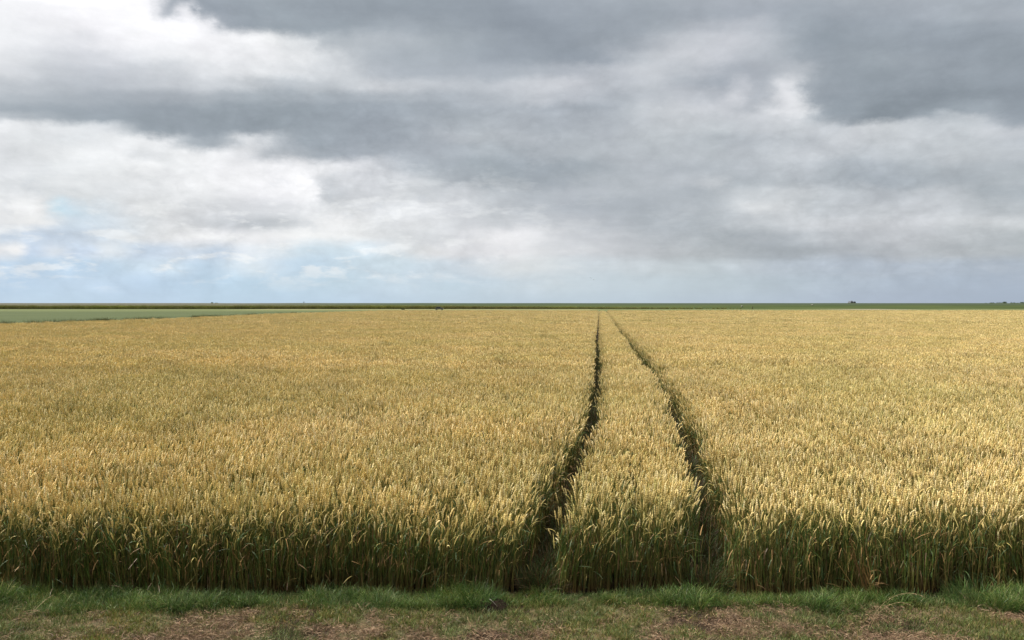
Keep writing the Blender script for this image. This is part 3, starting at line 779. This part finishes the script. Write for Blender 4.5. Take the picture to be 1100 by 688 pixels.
def dry_stalk(h, lean, curl):
    def f(pb):
        P = []; p = np.zeros(3); n = 8
        for j in range(n + 1):
            P.append(p.copy()); a = lean + curl * (j / n) ** 1.5
            p = p + np.array([math.sin(a), -0.08, math.cos(a)]) * h / n
        c = C(0.42, 0.34, 0.20)
        pb.tube(P, [0.0022 - 0.001 * j / n for j in range(n + 1)], [c] * (n + 1), 4)
        for j in range(5, n + 1):
            for k in range(7):
                d = rng.normal(0, 1, 3); d[2] = abs(d[2]); d /= np.linalg.norm(d)
                pb.ribbon([P[j], P[j] + d * 0.014], [0.003, 0.001], [c, c * 1.15], np.array([0.7, 0, 0.7]))
        litter_bit(pb, rng, 4, 0.02, [c * 0.8], 0.05, 0.10, 0.004, 0.03)
    return f
for xp, yp, h, le, cu, lb in ((226, 684, 0.20, 0.05, 0.15, 'short upright dry grass stalk on the mown verge at lower left'),
                              (28, 664, 0.30, 0.75, 0.3, 'dry grass stalk leaning right at the far left end of the verge'),
                              (392, 668, 0.17, -0.35, -0.4, 'small dry grass stalk bent left on the mown verge, left of the burrow')):
    d_ = EYE * F / (yp - HOR); xx = (xp - 550) / F * d_
    plant_obj('dry_grass_stalk', dry_stalk(h, le, cu), M_HAY, (xx, d_, 0.0), lb, 'grass stalk', 'dry stalks on the verge')

# ------------------------------------------------------------------ dike and distance
def dike_mat():
    m, t, out = new_mat('dike_turf')
    geo = t.n('ShaderNodeNewGeometry'); pos = geo.outputs['Position']
    s = t.n('ShaderNodeSeparateXYZ'); t.l(pos, s.inputs[0])
    mp = t.n('ShaderNodeMapping'); mp.inputs['Scale'].default_value = (0.02, 0.06, 1.2); t.l(pos, mp.inputs[0])
    n = t.noise(mp.outputs[0], 1.0, 6, 0.6)
    n2 = t.noise(pos, 0.35, 6, 0.65)
    green = t.mix(t.maprange(n, 0.35, 0.65), (0.030, 0.044, 0.012), (0.048, 0.062, 0.018))
    up = t.mix(t.maprange(t.math('ADD', s.outputs[2], t.math('MULTIPLY', n2, 0.6)), 1.9, 2.6), green, (0.036, 0.048, 0.025))
    grey = t.mix(t.maprange(n2, 0.35, 0.65), (0.062, 0.062, 0.040), (0.080, 0.075, 0.050))
    f = t.maprange(t.math('ADD', s.outputs[0], t.math('MULTIPLY', n, 60)), -140, -30, 1.0, 0.0)
    c = t.mix(f, up, grey)
    b = t.n('ShaderNodeBsdfPrincipled'); b.inputs['Roughness'].default_value = 0.95; b.inputs['Specular IOR Level'].default_value = 0.1
    t.l(c, b.inputs['Base Color']); t.l(b.outputs[0], out.inputs[0]); return m
def dike():
    bm = bmesh.new(); prof = [(424, -0.1), (430, 0.5), (440, 2.3), (444, 2.95), (447, 3.12), (450, 3.1), (470, -0.2)]
    rows = []; N = 300
    for i in range(N + 1):
        x = -1500 + 3000 * i / N
        rows.append([bm.verts.new((x, yy + 1.5 * mnoise.noise(Vector((x * 0.01, 1, 0))), zz + (0.10 * mnoise.noise(Vector((x * 0.03, yy, 0))) if zz > 0.2 else 0))) for yy, zz in prof])
    for i in range(N):
        for k in range(len(prof) - 1): bm.faces.new((rows[i][k], rows[i + 1][k], rows[i + 1][k + 1], rows[i][k + 1]))
    return bm
o = link_bm('dike', dike(), dike_mat(), smooth=True); tag(o, kind='structure')

def flat_mat(name, a, b_, sc=0.3):
    m, t, out = new_mat(name)
    geo = t.n('ShaderNodeNewGeometry'); n = t.noise(geo.outputs['Position'], sc, 6, 0.65)
    b = t.n('ShaderNodeBsdfPrincipled'); b.inputs['Roughness'].default_value = 0.95; b.inputs['Specular IOR Level'].default_value = 0.1
    t.l(t.mix(t.maprange(n, 0.35, 0.65), a, b_), b.inputs['Base Color']); t.l(b.outputs[0], out.inputs[0]); return m
sheet('meadow', -130, 40, 352, 421, -0.004, flat_mat('pale_grass', (0.115, 0.12, 0.05), (0.15, 0.145, 0.066)), 40, 10)
sheet('path', 160, 193, 372, 422, -0.002, flat_mat('sandy_path', (0.16, 0.14, 0.09), (0.20, 0.175, 0.12)), 10, 10)

# reeds and rough growth at the foot of the dike (dense, many blades)
M_REED = plant_mat('reeds', 0.15, 0.35, (1.15, 1.25, 0.9), 0.02, 0.7)
def build_reeds():
    rng = np.random.default_rng(9); kinds = []
    cols = [C(0.17, 0.165, 0.055), C(0.14, 0.145, 0.045), C(0.20, 0.185, 0.075)]
    for i in range(6):
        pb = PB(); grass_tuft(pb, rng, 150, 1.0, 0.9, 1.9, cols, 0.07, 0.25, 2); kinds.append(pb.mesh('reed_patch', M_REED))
    x = RNG.uniform(-330, 130, 4200); keep = RNG.random(4200) < np.interp(x, [-330, -20, 130], [1, 0.9, 0.0]); x = x[keep]
    y = RNG.uniform(421.5, 425, len(x)); n = len(x)
    s = RNG.uniform(0.7, 1.25, n) * np.interp(x, [-60, 130], [1, 0.4])
    o = scatter('reeds', np.stack([x, y, np.zeros(n)], 1), np.stack([np.zeros(n), np.zeros(n), RNG.uniform(0, 6.28, n)], 1), np.stack([s, s, s], 1), RNG.integers(0, 6, n), kinds, M_REED)
    tag(o, 'dark olive band of reeds along the foot of the dike', 'reeds', kind='stuff')
    # rough weeds on the edge between wheat and the green crop
    kinds = []
    for i in range(5):
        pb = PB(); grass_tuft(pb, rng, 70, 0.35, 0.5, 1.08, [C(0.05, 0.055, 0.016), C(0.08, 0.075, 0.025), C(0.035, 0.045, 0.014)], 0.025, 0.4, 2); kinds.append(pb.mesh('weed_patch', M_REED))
    y = RNG.uniform(60, 175, 900); y = y[(0.5 * vnoise(y, y * 0, 0.12, 71) + 0.5 * vnoise(y, y * 0, 0.5, 72) > 0.42)]; n = len(y)
    x = left_edge(y) - RNG.uniform(0.1, 1.0, n); s = RNG.uniform(0.8, 1.3, n)
    o = scatter('weeds', np.stack([x, y, np.zeros(n)], 1), np.stack([np.zeros(n), np.zeros(n), RNG.uniform(0, 6.28, n)], 1), np.stack([s, s, s], 1), RNG.integers(0, 5, n), kinds, M_REED)
    tag(o, 'dark weeds along the left border of the wheat beside the green crop', 'weeds', kind='stuff')
build_reeds()

# trees beyond the dike
M_BARK = plain_mat('bark', (0.05, 0.04, 0.03), (0.09, 0.07, 0.05), 4, 0.9)
M_LEAF = plant_mat('tree_leaves', 0.2, 0.1, (0.8, 0.9, 0.8), 0.2, 0.6)
def tree(xp, d, top, wid, label, group):
    x = (xp - 550) / F * d
    root = empty('tree', (x, d, 0)); tag(root, label, 'tree', group)
    bm = bmesh.new(); tube_bm(bm, [(0, 0, -0.1), (0.05, 0, top * 0.3), (0.1, 0.05, top * 0.62)], [0.18, 0.13, 0.06], 7)
    for k in range(5):
        a = k * 1.3; tube_bm(bm, [(0.05, 0, top * 0.3), (math.cos(a) * wid * 0.2, math.sin(a) * wid * 0.2, top * 0.55), (math.cos(a) * wid * 0.36, math.sin(a) * wid * 0.36, top * 0.7)], [0.08, 0.05, 0.02], 5)
    link_bm('trunk', bm, M_BARK, root)
    pb = PB(); r = np.random.default_rng(int(xp * 10))
    lobes = [(r.normal(0, wid * 0.17), r.normal(0, wid * 0.17), top * r.uniform(0.45, 0.82), wid * r.uniform(0.16, 0.28)) for _ in range(9)]
    for i in range(1500):
        lx, ly, lz, lr = lobes[r.integers(9)]
        d3 = r.normal(0, 1, 3); d3 /= np.linalg.norm(d3)
        p = np.array([lx, ly, lz]) + d3 * lr * r.uniform(0.5, 1.1) * np.array([1, 1, 0.8])
        s = r.uniform(0.10, 0.2); u = r.normal(0, 1, 3); u /= np.linalg.norm(u); v = np.cross(u, d3 + 0.01); v /= np.linalg.norm(v)
        c = [C(0.04, 0.07, 0.028), C(0.06, 0.09, 0.035), C(0.032, 0.055, 0.025)][r.integers(3)]
        pb.ribbon([p - u * s, p + u * s], [s, s * 1.2], [c, c], v)
    me = pb.mesh('crown', M_LEAF); o = bpy.data.objects.new('crown', me); COL.objects.link(o); o.parent = root
for i, (xp, d, yt, w, lb) in enumerate([
    (1060, 690, 325.3, 4.5, 'leftmost low dark tree of the row behind the dike at far right'),
    (1066, 700, 324.9, 5.0, 'second dark tree of the row behind the dike at far right'),
    (1072, 700, 324.8, 5.5, 'third dark tree of the row behind the dike, left of the widest one'),
    (1078, 690, 324.3, 6.5, 'widest dark tree of the row behind the dike at far right'),
    (1087, 690, 324.2, 4.2, 'narrow dark tree right of the widest one behind the dike'),
    (1092, 705, 325.0, 5.0, 'low dark tree second from the right end behind the dike'),
    (1098, 690, 324.4, 6.0, 'dark tree at the right end of the row behind the dike')]):
    tree(xp, d, EYE + (HOR - yt) * 0.85 / F * d, w, lb, 'trees in a row behind the dike')
tree(228, 800, EYE + 1.9 / F * 800, 2.6, 'left one of two tiny trees on the horizon at left', 'two tiny trees on the left horizon')
tree(233, 800, EYE + 1.7 / F * 800, 3.2, 'right one of two tiny trees on the horizon at left', 'two tiny trees on the left horizon')

# ------------------------------------------------------------------ small far things
def box_bm(bm, x0, x1, y0, y1, z0, z1):
    v = [bm.verts.new(p) for p in ((x0, y0, z0), (x1, y0, z0), (x1, y1, z0), (x0, y1, z0), (x0, y0, z1), (x1, y0, z1), (x1, y1, z1), (x0, y1, z1))]
    for f in ((3, 2, 1, 0), (4, 5, 6, 7), (0, 1, 5, 4), (1, 2, 6, 5), (2, 3, 7, 6), (3, 0, 4, 7)): bm.faces.new([v[i] for i in f])
def prism_bm(bm, prof, y0, y1):
    a = [bm.verts.new((x, y0, z)) for x, z in prof]; b = [bm.verts.new((x, y1, z)) for x, z in prof]
    n = len(prof); bm.faces.new(a); bm.faces.new(b[::-1])
    for i in range(n): bm.faces.new((a[(i + 1) % n], a[i], b[i], b[(i + 1) % n]))

# farmhouse behind the dike: two roofs and a chimney show above the crest
M_WALL = plain_mat('dark_brick', (0.10, 0.07, 0.06), (0.15, 0.10, 0.08), 2)
M_ROOF = plain_mat('slate_roof', (0.055, 0.062, 0.075), (0.085, 0.09, 0.10), 2)
M_DARKGLASS = plain_mat('dark_glass', (0.012, 0.013, 0.015), (0.02, 0.022, 0.024), 1, 0.5, 0, 0)
for n_ in M_DARKGLASS.node_tree.nodes:
    if n_.type == 'BSDF_PRINCIPLED': n_.inputs['Specular IOR Level'].default_value = 0.2
M_PAINT = plain_mat('painted_wood', (0.5, 0.5, 0.48), (0.62, 0.62, 0.6), 3)
D = 900.0; hx = (916.5 - 550) / F * D
house = empty('farmhouse', (hx, D, 0)); tag(house, 'small dark slate-roofed farmhouse showing above the dike on the right', 'house')
bm = bmesh.new(); box_bm(bm, -3.0, 0.2, 0, 7, 0, 3.6); box_bm(bm, 0.202, 3.0, 0.5, 6.5, 0, 3.3); link_bm('wall', bm, M_WALL, house)
bm = bmesh.new(); prism_bm(bm, [(-3.3, 3.6), (0.19, 3.6), (-0.9, 5.6), (-2.2, 5.6)], -0.3, 7.3); r1 = link_bm('roof', bm, M_ROOF, house)
bm = bmesh.new(); box_bm(bm, -0.55, -0.1, 3, 3.5, 4.2, 6.3); link_bm('chimney', bm, M_WALL, r1)
bm = bmesh.new(); prism_bm(bm, [(0.21, 3.3), (3.2, 3.3), (2.6, 5.2), (0.8, 5.2)], 0.2, 6.8); link_bm('roof', bm, M_ROOF, house)
for wx in (-2.3, -1.1, 1.2, 2.2):
    bm = bmesh.new(); y = -0.05 if wx < 0 else 0.45; box_bm(bm, wx - 0.4, wx + 0.4, y, y + 0.04, 1.0, 2.2); w_ = link_bm('window', bm, M_DARKGLASS, house)
    bm = bmesh.new(); box_bm(bm, wx - 0.46, wx + 0.46, y - 0.03, y + 0.01, 0.92, 0.995); link_bm('sill', bm, M_PAINT, w_)

# parked car in front of the dike
def car():
    D = 352.0; cx = (471.8 - 550) / F * D
    root = empty('parked_car', (cx, D, 0)); tag(root, 'grey car with dark windows parked in front of the dike', 'car')
    MB_ = plain_mat('car_paint', (0.10, 0.10, 0.085), (0.13, 0.125, 0.105), 1, 0.5, 0.1, 0)
    MT = plain_mat('tyre_rubber', (0.02, 0.02, 0.02), (0.035, 0.035, 0.035), 5, 0.9)
    MR = plain_mat('rim_metal', (0.4, 0.4, 0.4), (0.5, 0.5, 0.5), 5, 0.35, 0.8)
    ML = plain_mat('lamp_glass', (0.7, 0.7, 0.68), (0.8, 0.8, 0.78), 5, 0.1)
    W = 0.82
    prof = [(-1.85, 0.35), (-1.9, 0.75), (-1.82, 0.98), (-1.5, 1.05), (-1.15, 1.48), (-0.9, 1.54), (0.25, 1.52), (0.45, 1.46), (0.98, 1.0), (1.65, 0.88), (1.85, 0.72), (1.88, 0.38)]
    under = [(1.6, 0.30)]
    for c in (1.2, -1.2):
        under += [(c + 0.36 * math.cos(a), 0.30 + 0.36 * math.sin(a)) for a in [math.pi * k / 8 for k in range(9)]]
    under += [(-1.62, 0.30)]
    full = prof + under
    bm = bmesh.new()
    a = [bm.verts.new((x, -W * (0.82 if z > 1.2 else 1.0), z)) for x, z in full]; b = [bm.verts.new((x, W * (0.82 if z > 1.2 else 1.0), z)) for x, z in full]
    n = len(full); bm.faces.new(a); bm.faces.new(b[::-1])
    for i in range(n): bm.faces.new((a[(i + 1) % n], a[i], b[i], b[(i + 1) % n]))
    link_bm('body', bm, MB_, root)
    for y in (-1, 1):
        for q in ([(-1.33, 1.05), (-0.30, 1.05), (-0.32, 1.44), (-1.06, 1.42)], [(-0.22, 1.05), (0.80, 1.05), (0.36, 1.42), (-0.24, 1.44)]):
            bm = bmesh.new(); vs = []
            for (x, z) in q: vs.append(bm.verts.new((x, y * (W * (0.90 if z > 1.2 else 0.965) + 0.05), z)))
            bm.faces.new(vs); r = bmesh.ops.extrude_face_region(bm, geom=bm.faces[:])
            for v in r['geom']:
                if isinstance(v, bmesh.types.BMVert): v.co.y -= y * 0.05
            link_bm('window', bm, M_DARKGLASS, root)
        for x in (-1.2, 1.2):
            bm = bmesh.new(); bmesh.ops.create_cone(bm, cap_ends=True, segments=20, radius1=0.31, radius2=0.31, depth=0.2, matrix=Matrix.Translation((x, y * 0.74, 0.31)) @ Matrix.Rotation(math.pi / 2, 4, 'X'))
            w_ = link_bm('wheel', bm, MT, root)
            bm = bmesh.new(); bmesh.ops.create_cone(bm, cap_ends=True, segments=16, radius1=0.18, radius2=0.15, depth=0.03, matrix=Matrix.Translation((x, y * 0.855, 0.31)) @ Matrix.Rotation(math.pi / 2 * y, 4, 'X'))
            link_bm('rim', bm, MR, w_)
        bm = bmesh.new(); box_bm(bm, 1.80, 1.90, y * 0.62 - 0.14, y * 0.62 + 0.14, 0.62, 0.76); link_bm('headlight', bm, ML, root)
    bm = bmesh.new(); vs = [bm.verts.new(p) for p in ((0.50, -0.62, 1.44), (0.50, 0.62, 1.44), (0.98, 0.72, 1.03), (0.98, -0.72, 1.03))]; bm.faces.new(vs)
    r = bmesh.ops.extrude_face_region(bm, geom=bm.faces[:])
    for v in r['geom']:
        if isinstance(v, bmesh.types.BMVert): v.co += Vector((0.02, 0, 0.02))
    link_bm('windscreen', bm, M_DARKGLASS, root)
car()

# sheep grazing on the dike
M_WOOL = plain_mat('wool', (0.26, 0.26, 0.21), (0.32, 0.31, 0.26), 6, 0.95, 0, 0.6)
M_FACE = plain_mat('sheep_face', (0.2, 0.18, 0.15), (0.25, 0.22, 0.18), 5, 0.9)
def skin_obj(name, verts, edges, rads, m, parent=None, root=0):
    me = bpy.data.meshes.new(name); me.from_pydata(verts, edges, []); o = bpy.data.objects.new(name, me); COL.objects.link(o)
    md = o.modifiers.new('skin', 'SKIN'); sk = me.skin_vertices[0] if me.skin_vertices else None
    if sk is None:
        bpy.context.view_layer.objects.active = o; sk = me.skin_vertices[0]
    for i, r in enumerate(rads): sk.data[i].radius = r if isinstance(r, tuple) else (r, r)
    sk.data[root].use_root = True
    s = o.modifiers.new('sub', 'SUBSURF'); s.levels = 2; s.render_levels = 2
    me.materials.append(m)
    if parent: o.parent = parent
    return o
def sheep(loc, rz, label):
    v = [(-0.42, 0, 0.66), (-0.1, 0, 0.66), (0.25, 0, 0.68), (0.45, 0, 0.62), (0.62, 0, 0.40), (0.72, 0, 0.22), (-0.52, 0, 0.55)]
    e = [(0, 1), (1, 2), (2, 3), (3, 4), (4, 5), (0, 6)]
    r = [0.24, 0.29, 0.26, 0.17, 0.10, 0.055, 0.06]
    for (x, bk) in ((0.30, -0.02), (-0.40, 0.06)):
        for y in (-0.13, 0.13):
            i = len(v); v += [(x, y, 0.42), (x - bk * 1.2, y, 0.24), (x, y, 0.02)]
            e += [(2 if x > 0 else 0, i), (i, i + 1), (i + 1, i + 2)]; r += [0.085, 0.042, 0.035]
    o = skin_obj('sheep', v, e, r, M_WOOL, root=1)
    o.location = loc; o.rotation_euler = (0, 0, rz)
    tag(o, label, 'sheep', 'sheep grazing on the dike')
    for y in (-1, 1):
        bm = bmesh.new(); bmesh.ops.create_uvsphere(bm, u_segments=8, v_segments=6, radius=0.06, matrix=Matrix.Translation((0.60, y * 0.12, 0.46)) @ Matrix.Diagonal((0.5, 1.2, 0.6, 1)))
        link_bm('ear', bm, M_FACE, o, True)
def dike_z(y): return float(np.interp(y, [424, 430, 440, 444, 447], [-0.1, 0.5, 2.3, 2.95, 3.12]))
for xp, d, rz, lb in ((797, 432, 0.3, 'left one of two white sheep on the dike slope, above the post'), (872.5, 436, 2.6, 'right one of two white sheep on the dike slope, left of the farmhouse')):
    sheep(((xp - 550) / F * d, d, dike_z(d) - 0.02), rz, lb)

# post at the foot of the dike
d = 405; xx = (808.5 - 550) / F * d
root = empty('marker_post', (xx, d, 0)); tag(root, 'dark wooden marker post at the foot of the dike', 'post')
M_POST = plain_mat('weathered_wood', (0.045, 0.035, 0.025), (0.08, 0.06, 0.045), 6, 0.9)
bm = bmesh.new(); tube_bm(bm, [(0, 0, -0.1), (0.01, 0, 0.7), (0, 0, 1.3)], [0.14, 0.13, 0.12], 10); link_bm('shaft', bm, M_POST, root)
bm = bmesh.new(); tube_bm(bm, [(0, 0, 1.3), (0, 0, 1.36), (0, 0, 1.42)], [0.16, 0.15, 0.05], 10); link_bm('cap', bm, M_POST, root)
# little sign pole on the dike crest at left
d = 447; xx = (326.5 - 550) / F * d
root = empty('sign_post', (xx, d, 3.05)); tag(root, 'small grey sign post on the dike crest at left', 'sign post')
bm = bmesh.new(); tube_bm(bm, [(0, 0, -0.2), (0, 0, 0.7)], 0.05, 8); link_bm('pole', bm, M_POST, root)
bm = bmesh.new(); box_bm(bm, -0.4, 0.4, -0.06, -0.03, 0.42, 0.82); link_bm('sign_board', bm, plain_mat('grey_sign', (0.16, 0.16, 0.15), (0.2, 0.2, 0.19), 3), root)
# shrubs in the pale meadow
def shrub(xp, d, h, label):
    pb = PB(); r = np.random.default_rng(int(xp)); grass_tuft(pb, r, 260, 0.35 * h + 0.3, 0.4 * h, h, [C(0.07, 0.085, 0.035), C(0.10, 0.11, 0.05)], 0.05, 0.5, 3)
    o = bpy.data.objects.new('shrub', pb.mesh('shrub', M_REED)); COL.objects.link(o); o.location = ((xp - 550) / F * d, d, 0)
    tag(o, label, 'shrub')
shrub(433, 372, 1.3, 'low shrub in the pale strip left of the parked car')

# gulls
M_GULL = plain_mat('gull_feathers', (0.18, 0.19, 0.20), (0.26, 0.27, 0.28), 8, 0.8, 0, 0)
def gull(xp, yp, d, roll, label):
    x, z = px(xp, yp, d)
    v = [(0, -0.22, 0), (0, -0.05, 0.01), (0, 0.12, 0.02), (0, 0.24, 0.05), (0, 0.31, 0.045), (0, -0.36, 0.01),
         (0.22, 0.05, 0.09), (0.48, 0.0, 0.12), (0.72, -0.10, 0.06), (-0.22, 0.05, 0.09), (-0.48, 0.0, 0.12), (-0.72, -0.10, 0.06)]
    e = [(0, 1), (1, 2), (2, 3), (3, 4), (0, 5), (2, 6), (6, 7), (7, 8), (2, 9), (9, 10), (10, 11)]
    r = [0.06, 0.085, 0.085, 0.05, 0.015, (0.07, 0.012), (0.075, 0.02), (0.06, 0.012), (0.015, 0.006), (0.075, 0.02), (0.06, 0.012), (0.015, 0.006)]
    o = skin_obj('gull', v, e, r, M_GULL, root=2)
    o.location = (x, d, z); o.rotation_euler = (0.1, roll, 0.7); tag(o, label, 'gull', 'gulls flying over the field')
gull(634.3, 298.9, 330, 0.3, 'left and higher one of two gulls flying above the wheel tracks')
gull(637.8, 300.6, 360, -0.25, 'right and lower one of two gulls flying above the wheel tracks')

# ------------------------------------------------------------------ camera and render settings
cd = bpy.data.cameras.new('camera'); cam = bpy.data.objects.new('camera', cd); COL.objects.link(cam)
cd.sensor_width = 36; cd.lens = F / 1100 * 36; cd.clip_start = 0.1; cd.clip_end = 15000
cam.location = (0, 0, EYE); cam.rotation_euler = (R(90) - math.atan((344 - HOR) / F), 0, 0)
scene.camera = cam
scene.render.engine = 'CYCLES'
vs = scene.view_settings
vs.view_transform = 'Standard'; vs.look = 'None'; vs.exposure = EXPO; vs.gamma = 1; vs.use_curve_mapping = False
scene.cycles.max_bounces = 6; scene.cycles.diffuse_bounces = 3; scene.cycles.transmission_bounces = 3
